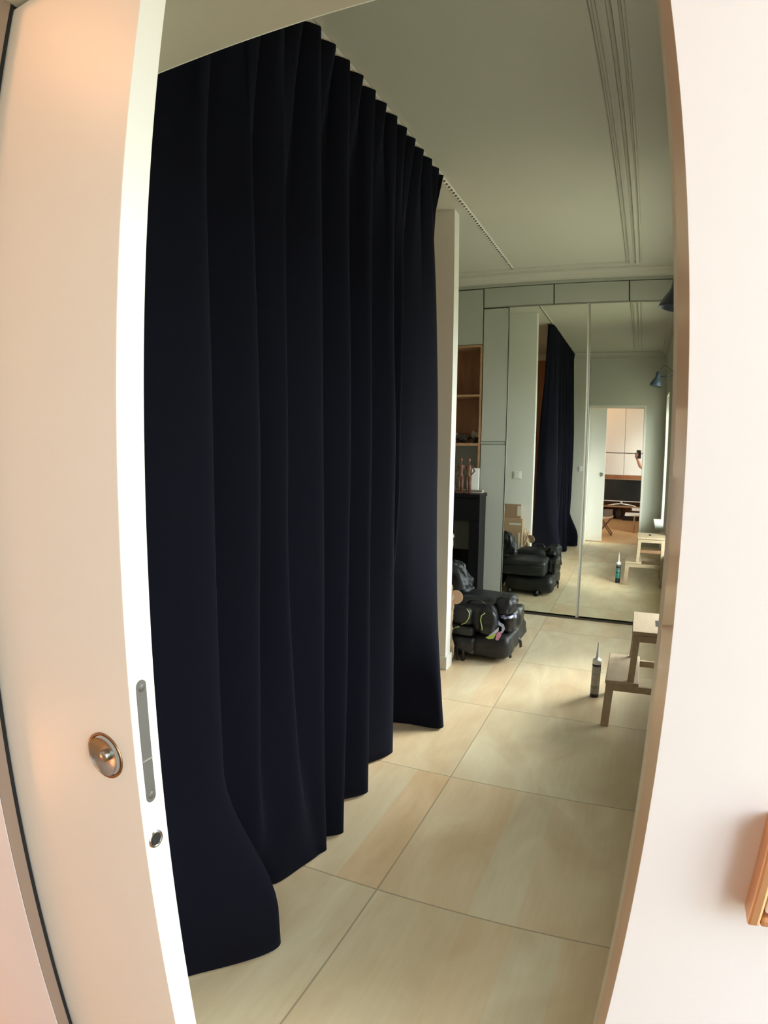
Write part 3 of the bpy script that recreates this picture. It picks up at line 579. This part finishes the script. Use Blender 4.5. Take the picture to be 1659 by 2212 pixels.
patch('lime_print', [(-0.905, 3.790, 0.190), (-0.865, 3.785, 0.218), (-0.832, 3.785, 0.235), (-0.838, 3.787, 0.212), (-0.850, 3.787, 0.190), (-0.88, 3.785, 0.184)], Ml)
patch('white_print', [(-0.885, 3.784, 0.204), (-0.845, 3.780, 0.245), (-0.815, 3.780, 0.275), (-0.818, 3.782, 0.245), (-0.842, 3.782, 0.225)], Mw)
patch('pink_print', [(-0.828, 3.786, 0.232), (-0.795, 3.788, 0.252), (-0.800, 3.788, 0.215), (-0.818, 3.788, 0.182), (-0.836, 3.788, 0.186)], Mp)
# cardboard behind the partition
cb = thing('cardboard_box', 'tall flattened cardboard box standing against the partition, seen in the mirror', 'box', (-1.41, 3.76, 0), 'cardboard behind the partition')
B('body', M['cardd'], (-1.62, -1.222, YP + TP + 0.013, YP + TP + 0.065, 0, 0.825), cb, bevel=0.002)
B('tape', M['tape'], [(-1.265, -1.220, YP + TP + 0.064, YP + TP + 0.067, 0.70, 0.81)], cb)
cb = thing('cardboard_box', 'shorter taped cardboard box in front of the taller one', 'box', (-1.40, 3.82, 0), 'cardboard behind the partition')
B('body', M['card'], (-1.62, -1.192, YP + TP + 0.068, YP + TP + 0.125, 0, 0.672), cb, bevel=0.002)
B('tape', M['tape'], (-1.335, -1.205, YP + TP + 0.124, YP + TP + 0.1275, 0.603, 0.625), cb, bevel=0.001)
B('tape', M['tape'], (-1.232, -1.215, YP + TP + 0.124, YP + TP + 0.1275, 0.02, 0.52), cb)
pp = thing('paper_wad', 'crumpled brown packing paper beside the cardboard at the partition edge', 'paper', (-1.15, 3.76, 0))
bm = NB(); lump(bm, (-1.155, 3.745, 0.44), 0.050, 2.2, 0.8, 4, (.65, .5, 1.9)); lump(bm, (-1.150, 3.745, 0.26), 0.042, 5.2, 0.9, 4, (.6, .6, 2.2)); lump(bm, (-1.145, 3.742, 0.10), 0.038, 8.2, 0.9, 4, (.7, .6, 2.3))
link_mesh('paper_sheet', bm, M['paper'], pp)
bm = NB(); lathe(bm, [(0, -0.003), (0.045, -0.003), (0.047, 0), (0.045, 0.003), (0, 0.003)], (-1.105, 3.752, 0.452), (0.25, -1, 0.25), 28); link_mesh('round_piece', bm, M['card'], pp)

# ------------------------------------------------------------------ step stool by the right wall
st = thing('step_stool', 'two-step light wooden stool standing against the right wall', 'step stool', (0.1, 3.37, 0))
def stool():
    yc = 3.375; zb, zt = 0.255, 0.528
    def sy(z): return 0.232 - 0.075 * z   # legs splay
    # treads
    bm = NB(); box(bm, -0.098, 0.075, yc - 0.228, yc + 0.228, zb - 0.020, zb); link_mesh('step', bm, M['birch'], st, bevel=0.004)
    bm = NB(); box(bm, 0.017, 0.315, yc - 0.205, yc + 0.205, zt - 0.020, zt)
    top = link_mesh('seat', bm, M['birch'], st, bevel=0.004)
    bm = NB(); stad = []
    box(bm, 0.136, 0.164, yc - 0.075, yc + 0.045, zt - 0.001, zt + 0.0008); link_mesh('hand_slot', bm, M['dark'], top, bevel=0.0)
    for s in (-1, 1):
        bm = NB(); beam(bm, (-0.080, yc + s * 0.228, 0.0), (-0.072, yc + s * 0.214, zb - 0.02), 0.042, 0.022, (0, 1, 0)); link_mesh('leg', bm, M['birch'], st, bevel=0.002)
        bm = NB(); beam(bm, (0.300, yc + s * 0.228, 0.0), (0.288, yc + s * 0.185, zt - 0.02), 0.042, 0.022, (0, 1, 0)); link_mesh('leg', bm, M['birch'], st, bevel=0.002)
        bm = NB(); beam(bm, (0.031, yc + s * 0.205, zb - 0.02), (0.043, yc + s * 0.186, zt - 0.02), 0.034, 0.022, (0, 1, 0)); link_mesh('post', bm, M['birch'], st, bevel=0.002)
        bm = NB(); beam(bm, (-0.075, yc + s * 0.214, zb - 0.038), (0.295, yc + s * 0.209, zb - 0.038), 0.036, 0.020, (0, 1, 0)); link_mesh('side_rail', bm, M['birch'], st, bevel=0.002)
        bm = NB(); beam(bm, (0.043, yc + s * 0.192, zt - 0.04), (0.288, yc + s * 0.186, zt - 0.04), 0.034, 0.018, (0, 1, 0)); link_mesh('side_rail', bm, M['birch'], st, bevel=0.002)
    bm = NB(); beam(bm, (0.290, yc - 0.20, 0.375), (0.290, yc + 0.20, 0.375), 0.03, 0.018, (1, 0, 0)); link_mesh('cross_rail', bm, M['birch'], st, bevel=0.002)
    bm = NB(); beam(bm, (0.05, yc + 0.197, 0.375), (0.29, yc + 0.194, 0.375), 0.034, 0.018, (0, 1, 0)); link_mesh('cross_rail', bm, M['birchd'], st, bevel=0.002)
stool()

# ------------------------------------------------------------------ sealant cartridge on the floor
TX, TY = -0.165, 3.528
def label_mat():
    """printed sleeve: dark bands, grey print on one side, teal block on the other"""
    m = bpy.data.materials.new('cartridge_label'); m.use_nodes = True; t = m.node_tree; b = t.nodes['Principled BSDF']; b.inputs['Roughness'].default_value = 0.35; N = t.nodes.new
    tc = N('ShaderNodeTexCoord'); s = N('ShaderNodeSeparateXYZ'); t.links.new(tc.outputs['Object'], s.inputs[0])
    r1 = N('ShaderNodeValToRGB'); r1.color_ramp.interpolation = 'CONSTANT'
    mr = N('ShaderNodeMapRange'); t.links.new(s.outputs['Z'], mr.inputs[0]); mr.inputs[1].default_value = 0.0; mr.inputs[2].default_value = 0.215
    t.links.new(mr.outputs[0], r1.inputs[0]); e = r1.color_ramp.elements
    e[0].position = 0; e[0].color = (0.02, 0.02, 0.022, 1); e[1].position = 0.10; e[1].color = (0.30, 0.28, 0.25, 1)
    for p, c in ((0.22, (0.42, 0.39, 0.33)), (0.24, (0.24, 0.23, 0.20)), (0.34, (0.46, 0.43, 0.36)), (0.50, (0.38, 0.36, 0.31)), (0.52, (0.50, 0.47, 0.40)), (0.66, (0.40, 0.38, 0.33)), (0.69, (0.52, 0.49, 0.42)), (0.89, (0.02, 0.02, 0.022))):
        n = e.new(p); n.color = (*c, 1)
    r2 = N('ShaderNodeValToRGB'); r2.color_ramp.interpolation = 'CONSTANT'; t.links.new(mr.outputs[0], r2.inputs[0]); e = r2.color_ramp.elements
    e[0].position = 0; e[0].color = (0.012, 0.015, 0.025, 1); e[1].position = 0.26; e[1].color = (0.02, 0.22, 0.20, 1)
    for p, c in ((0.52, (0.012, 0.015, 0.025)), (0.57, (0.02, 0.20, 0.19)), (0.70, (0.012, 0.015, 0.025)), (0.73, (0.35, 0.40, 0.42)), (0.75, (0.012, 0.015, 0.025)), (0.88, (0.30, 0.33, 0.35)), (0.91, (0.012, 0.015, 0.025))):
        n = e.new(p); n.color = (*c, 1)
    # which side of the tube
    vm = N('ShaderNodeVectorMath'); vm.operation = 'DOT_PRODUCT'; t.links.new(tc.outputs['Object'], vm.inputs[0]); vm.inputs[1].default_value = (-0.45, -0.89, 0)
    gt = N('ShaderNodeMath'); gt.operation = 'GREATER_THAN'; t.links.new(vm.outputs['Value'], gt.inputs[0]); gt.inputs[1].default_value = -0.0005
    mx = N('ShaderNodeMix'); mx.data_type = 'RGBA'; t.links.new(gt.outputs[0], mx.inputs[0]); t.links.new(r2.outputs[0], mx.inputs[6]); t.links.new(r1.outputs[0], mx.inputs[7])
    t.links.new(mx.outputs[2], b.inputs['Base Color']); return m
tu = thing('sealant_cartridge', 'upright sealant cartridge with a long pale nozzle, standing on the plywood floor', 'sealant tube', (TX, TY, 0))
bm = NB(); lathe(bm, [(0, 0.002), (0.0245, 0.0), (0.0255, 0.003), (0.0255, 0.212), (0.0, 0.212)], (0, 0, 0), (0, 0, 1), 36); o = link_mesh('sleeve', bm, label_mat(), tu, smooth=False); o.matrix_parent_inverse = Matrix(); 
for p in o.data.polygons: p.use_smooth = abs(p.normal.z) < 0.5
bm = NB(); lathe(bm, [(0.0258, 0.205), (0.0262, 0.207), (0.0262, 0.226), (0.024, 0.232), (0.012, 0.234), (0.010, 0.244), (0.0, 0.244)], (0, 0, 0), (0, 0, 1), 36); o = link_mesh('cap', bm, M['tubew'], tu, smooth=True); o.matrix_parent_inverse = Matrix()
bm = NB(); lathe(bm, [(0.0095, 0.243), (0.0085, 0.252), (0.0035, 0.330), (0.0022, 0.338), (0, 0.338)], (0, 0, 0), (0, 0, 1), 20); o = link_mesh('nozzle', bm, M['nozz'], tu, smooth=True); o.matrix_parent_inverse = Matrix()

# ------------------------------------------------------------------ wall lamp
wl = thing('wall_lamp', 'blue grey metal wall lamp with a cone shade high on the right wall', 'wall lamp', (XR, 3.25, 2.285))
bm = NB(); lathe(bm, [(0, 0.02), (0.035, 0.02), (0.04, 0.012), (0.04, 0.0), (0, 0)], (XR, 3.25, 2.285), (-1, 0, 0), 28); link_mesh('wall_plate', bm, M['lampm'], wl, smooth=True)
bm = NB(); tube(bm, [(XR - 0.015, 3.25, 2.285), (0.26, 3.25, 2.275), (0.19, 3.25, 2.27)], 0.006, 10); link_mesh('arm', bm, M['lampm'], wl, smooth=True)
ax = Vector((-0.20, 0, -0.98)).normalized(); so = Vector((0.170, 3.25, 2.322))
bm = NB(); lathe(bm, [(0, 0), (0.020, 0.002), (0.026, 0.012), (0.026, 0.055), (0.034, 0.075), (0.05, 0.105), (0.066, 0.145), (0.070, 0.160), (0.067, 0.160), (0.048, 0.110), (0.03, 0.075)], so, ax, 32); link_mesh('lamp_shade', bm, M['lampm'], wl, smooth=True)
bm = NB(); lathe(bm, [(0.066, 0.157), (0.047, 0.109), (0.029, 0.074), (0.0, 0.07)], so + ax * 0.0005, ax, 32); link_mesh('shade_lining', bm, M['lampm'], wl, smooth=True)
bm = NB(); lump(bm, so + ax * 0.095, 0.025, 0, 0.0, 3); link_mesh('bulb', bm, M['lampi'], wl, smooth=True)
bm = NB(); tube(bm, [(0.19, 3.25, 2.355), (0.22, 3.255, 2.395), (0.27, 3.255, 2.375), (XR - 0.01, 3.25, 2.31)], 0.0025, 8); link_mesh('cable', bm, M['blackp'], wl, smooth=True)

# ------------------------------------------------------------------ brown panel in the alcove behind the curtain
struct(B('trim_16', M['pine'], (-3.0, -1.13, D1, D1 + 0.02, 0.0, 2.82)))

# ------------------------------------------------------------------ room behind the camera, seen in the mirror
def kcab(label, x0, x1, z0, z1):
    t_ = thing('wall_cabinet', label, 'cupboard', ((x0 + x1) / 2, -3.05, z0), 'white cupboards across the bright room')
    B('body', M['white'], (x0 + 0.002, x1 - 0.002, -3.25, -2.872, z0, z1), t_); B('door', M['white2'], (x0 + 0.002, x1 - 0.002, -2.87, -2.85, z0 + 0.002, z1 - 0.002), t_, bevel=0.0015)
for i, (x0, x1, s_) in enumerate(((-1.02, -0.325, 'left'), (-0.322, 0.38, 'right'))):
    kcab('upper %s white cupboard in the bright room, seen through the mirrored doorway' % s_, x0, x1, 1.400, 2.75)
    kcab('lower %s white cupboard above the television, seen through the mirrored doorway' % s_, x0, x1, 0.935, 1.385)
B2 = thing('media_shelf', 'brown media shelf unit around the television in the bright room', 'shelf', (-0.2, -3.05, 0))
B('shelf_board', M['pine2'], (-0.74, 0.45, -3.22, -2.86, 0.845, 0.862), B2); B('back_panel', M['pine'], (-0.74, 0.45, -3.245, -3.225, 0.0, 0.93), B2)
B('side_panel', M['orange'], (-0.76, -0.725, -3.24, -2.84, 0.0, 0.93), B2); B('shelf_board', M['pine2'], (-0.725, 0.45, -3.22, -2.80, 0.262, 0.285), B2)
B('shelf_edge', M['pine'], (-0.725, 0.45, -2.87, -2.855, 0.864, 0.93), B2)
tv = thing('television', 'wide black flat television with a pale frame in the media shelf', 'television', (-0.1, -2.95, 0.36))
B('frame', M['white2'], [(-0.712, 0.45, -2.93, -2.90, 0.838, 0.850), (-0.712, 0.45, -2.93, -2.90, 0.378, 0.392), (-0.716, -0.704, -2.93, -2.90, 0.378, 0.850)], tv)
B('screen', M['screen'], (-0.704, 0.45, -2.925, -2.905, 0.392, 0.838), tv)
bm = NB(); tube(bm, [(-0.62, -2.88, 0.290), (-0.50, -2.90, 0.312), (-0.34, -2.93, 0.33), (-0.16, -2.90, 0.312), (-0.04, -2.88, 0.290)], [0.006, 0.008, 0.009, 0.008, 0.006], 8, flat=1.6); box(bm, -0.36, -0.32, -2.93, -2.91, 0.32, 0.38); link_mesh('stand', bm, M['white2'], tv, smooth=True)
tag(B('speaker_box', M['greybox'], (-0.69, -0.505, -2.98, -2.80, 0.0, 0.205), bevel=0.004), 'grey box on the bright room floor, under the television', 'box')
tag(B('equipment_box', M['blackp'], (-0.30, 0.20, -3.02, -2.72, 0.0, 0.085), bevel=0.004), 'low black box on the floor behind the white table', 'box')
bm = NB(); lump(bm, (-0.40, -2.98, 0.12), 0.10, 6.3, 0.3, 4, (.75, .9, 1.2)); tag(link_mesh('dark_bundle', bm, M['stuffd']), 'dark heap between the two boxes under the television', 'bundle')
# small white tables
def wtable(label, x0, x1, y0, y1, z, legx, legy):
    t_ = thing('side_table', label, 'table', ((x0 + x1) / 2, (y0 + y1) / 2, 0), 'small white tables in the bright room')
    B('tabletop', M['white2'], (x0, x1, y0, y1, z - 0.022, z), t_, bevel=0.003)
    for a_, b_ in ((legx, legy), (x1 - 0.03, legy), (legx, y0 + 0.03), (x1 - 0.03, y0 + 0.03)):
        bm = NB(); tube(bm, [(a_, b_, 0), (a_, b_, z - 0.022)], [0.011, 0.015], 10); link_mesh('leg', bm, M['birch'], t_, smooth=True)
wtable('white table with thin wooden legs, nearer to the doorway in the mirror', -0.215, 0.30, -1.25, -0.85, 0.315, -0.045, -0.88)
wtable('white table top just behind the nearer white table in the mirror', -0.105, 0.35, -1.95, -1.55, 0.345, 0.08, -1.58)
# folding stool
fs = thing('folding_stool', 'low folding stool with crossed wooden legs and tan canvas seat', 'stool', (-0.52, -0.33, 0))
for y_ in (-0.26, -0.52):
    bm = NB(); beam(bm, (-0.41, y_, 0.010), (-0.64, y_, 0.31), 0.018, 0.016, (0, 1, 0)); link_mesh('leg', bm, M['mann'], fs)
    bm = NB(); beam(bm, (-0.64, y_ + 0.018, 0.010), (-0.41, y_ + 0.018, 0.31), 0.018, 0.016, (0, 1, 0)); link_mesh('leg', bm, M['mann'], fs)
for x_ in (-0.41, -0.64):
    bm = NB(); beam(bm, (x_, -0.53, 0.010), (x_, -0.24, 0.010), 0.018, 0.018); link_mesh('rail', bm, M['mann'], fs)
bm = NB(); n = 12
va = [[bm.verts.new((-0.65 + 0.25 * i / n, y_, 0.315 - 0.03 * math.sin(PI * i / n))) for y_ in (-0.53, -0.24)] for i in range(n + 1)]
for a, b in zip(va, va[1:]): bm.faces.new((a[0], a[1], b[1], b[0]))
link_mesh('seat', bm, M['tanfab'], fs, smooth=True, solid=0.006)

# ------------------------------------------------------------------ the photographer, only a hand with the phone shows in the mirror
ph = thing('phone', 'dark phone held up in the hand, a speck in the mirrored doorway', 'phone', (-0.022, -0.05, 1.32))
B('body', M['blackp'], (-0.062, 0.010, -0.056, -0.048, 1.322, 1.462), ph, bevel=0.0025)
bm = NB(); lathe(bm, [(0, 0.0015), (0.006, 0.0015), (0.007, 0)], (-0.006, -0.048, 1.447), (0, 1, 0), 20); link_mesh('lens', bm, M['chrome'], ph, smooth=True)
def skin_mesh(name, verts, edges, radii, m, parent=None, root=0, sub=2):
    me = bpy.data.meshes.new(name); me.from_pydata([tuple(v) for v in verts], edges, []); me.materials.append(m)
    o = bpy.data.objects.new(name, me); C.objects.link(o)
    s = o.modifiers.new('skin', 'SKIN'); s.use_smooth_shade = True
    for i, r in enumerate(radii):
        me.skin_vertices[0].data[i].radius = (r, r) if not hasattr(r, '__len__') else r
    me.skin_vertices[0].data[root].use_root = True
    q = o.modifiers.new('sub', 'SUBSURF'); q.levels = sub; q.render_levels = sub
    if parent: o.parent = parent; o.matrix_parent_inverse = parent.matrix_basis.inverted()
    return o
pe = thing('person', 'person holding up a phone at the edge of the mirrored doorway', 'person', (0.33, -0.62, 0))
V = [(0.33, -0.64, 0.93), (0.33, -0.63, 1.08), (0.32, -0.61, 1.24), (0.31, -0.60, 1.33), (0.27, -0.56, 1.44), (0.22, -0.50, 1.53), (0.20, -0.48, 1.62), (0.20, -0.49, 1.68),
     (0.16, -0.56, 1.34), (0.075, -0.40, 1.17), (0.01, -0.22, 1.20), (-0.045, -0.085, 1.325),      # left shoulder, elbow, forearm, wrist
     (0.47, -0.62, 1.34), (0.50, -0.56, 1.12), (0.44, -0.36, 1.16), (0.36, -0.22, 1.20),
     (0.255, -0.64, 0.84), (0.235, -0.63, 0.50), (0.22, -0.66, 0.09), (0.22, -0.54, 0.035), (0.405, -0.64, 0.84), (0.425, -0.63, 0.50), (0.43, -0.66, 0.09), (0.44, -0.54, 0.035)]
E_ = [(0, 1), (1, 2), (2, 3), (3, 4), (4, 5), (5, 6), (6, 7), (3, 8), (8, 9), (9, 10), (10, 11), (3, 12), (12, 13), (13, 14), (14, 15), (0, 16), (16, 17), (17, 18), (18, 19), (0, 20), (20, 21), (21, 22), (22, 23)]
R0 = [(.085, .08), (.085, .07), (.095, .07), (.095, .065), (.052, .052), (.068, .075), (.078, .088), (.055, .065), .050, .046, .040, .027, .056, .046, .040, .027, .085, .058, .040, (.042, .03), .085, .058, .040, (.042, .03)]
# left hand: palm edge plus five separate fingers closing round the phone
def add_chain(start, pts, rads):
    prev = start
    for p, r in zip(pts, rads):
        V.append(p); R0.append(r); E_.append((prev, len(V) - 1)); prev = len(V) - 1
    return prev
V.append((-0.066, -0.075, 1.365)); R0.append((.019, .024)); E_.append((11, len(V) - 1)); palm = len(V) - 1
for k, (z0, ln) in enumerate(((1.408, .030), (1.388, .034), (1.366, .032), (1.345, .026))):
    add_chain(palm, [(-0.080, -0.066, z0), (-0.079, -0.044, z0 + .002), (-0.066, -0.037, z0 + .004), (-0.066 + ln, -0.037, z0 + .006)], [.0095, .0088, .0082, .0070])
add_chain(palm, [(-0.066, -0.082, 1.392), (-0.045, -0.072, 1.415), (-0.030, -0.066, 1.436)], [.011, .0098, .0085])
V.append((0.345, -0.17, 1.21)); R0.append((.022, .03)); E_.append((15, len(V) - 1)); rp = len(V) - 1
for k in range(4): add_chain(rp, [(0.318 + 0.021 * k, -0.130, 1.215), (0.318 + 0.021 * k, -0.105, 1.205), (0.320 + 0.020 * k, -0.092, 1.185)], [.009, .0082, .007])
add_chain(rp, [(0.312, -0.160, 1.225), (0.298, -0.135, 1.228)], [.010, .008])
body = skin_mesh('body', V, E_, R0, M['skin'], pe)
skin_mesh('shirt', [(0.33, -0.64, 1.10), (0.33, -0.64, 0.97), (0.325, -0.62, 1.24), (0.31, -0.60, 1.34), (0.295, -0.585, 1.395), (0.16, -0.56, 1.345), (0.088, -0.42, 1.195), (0.47, -0.62, 1.345), (0.498, -0.565, 1.15)],
          [(0, 1), (0, 2), (2, 3), (3, 4), (3, 5), (5, 6), (3, 7), (7, 8)],
          [(.145, .105), (.165, .122), (.160, .112), (.135, .098), (.066, .064), .072, .062, .072, .062], M['cloth'], pe)
skin_mesh('trousers', [(0.33, -0.64, 0.94), (0.33, -0.64, 1.01), (0.255, -0.64, 0.82), (0.235, -0.63, 0.50), (0.222, -0.655, 0.10), (0.405, -0.64, 0.82), (0.425, -0.63, 0.50), (0.432, -0.655, 0.10)],
          [(0, 1), (0, 2), (2, 3), (3, 4), (0, 5), (5, 6), (6, 7)], [.125, .125, .098, .072, .055, .098, .072, .055], M['jeans'], pe)
bm = NB(); lump(bm, (0.205, -0.515, 1.645), 0.088, 1, 0.08, 4, (1, 1.0, 1.1)); link_mesh('hair', bm, M['hair'], pe, smooth=True)
bm = NB(); lump(bm, (0.18, -0.405, 1.585), 0.013, 1, 0.0, 3, (.8, 1.4, 1.6)); link_mesh('nose', bm, M['skin'], pe, smooth=True)
for s_ in (-1, 1):
    bm = NB(); lump(bm, (0.19 + 0.033 * s_, -0.412, 1.615), 0.010, 1, 0.0, 3, (1.3, .6, .8)); link_mesh('eye', bm, M['white2'], pe, smooth=True)
    bm = NB(); lump(bm, (0.20 + 0.083 * s_, -0.49, 1.60), 0.018, 1, 0.0, 3, (.5, 1.0, 1.6)); link_mesh('ear', bm, M['skin'], pe, smooth=True)
bm = NB(); lump(bm, (0.188, -0.424, 1.548), 0.016, 1, 0.0, 3, (1.4, .6, .45)); link_mesh('mouth', bm, mat('lips', (0.5, 0.2, 0.17), 0.5), pe, smooth=True)
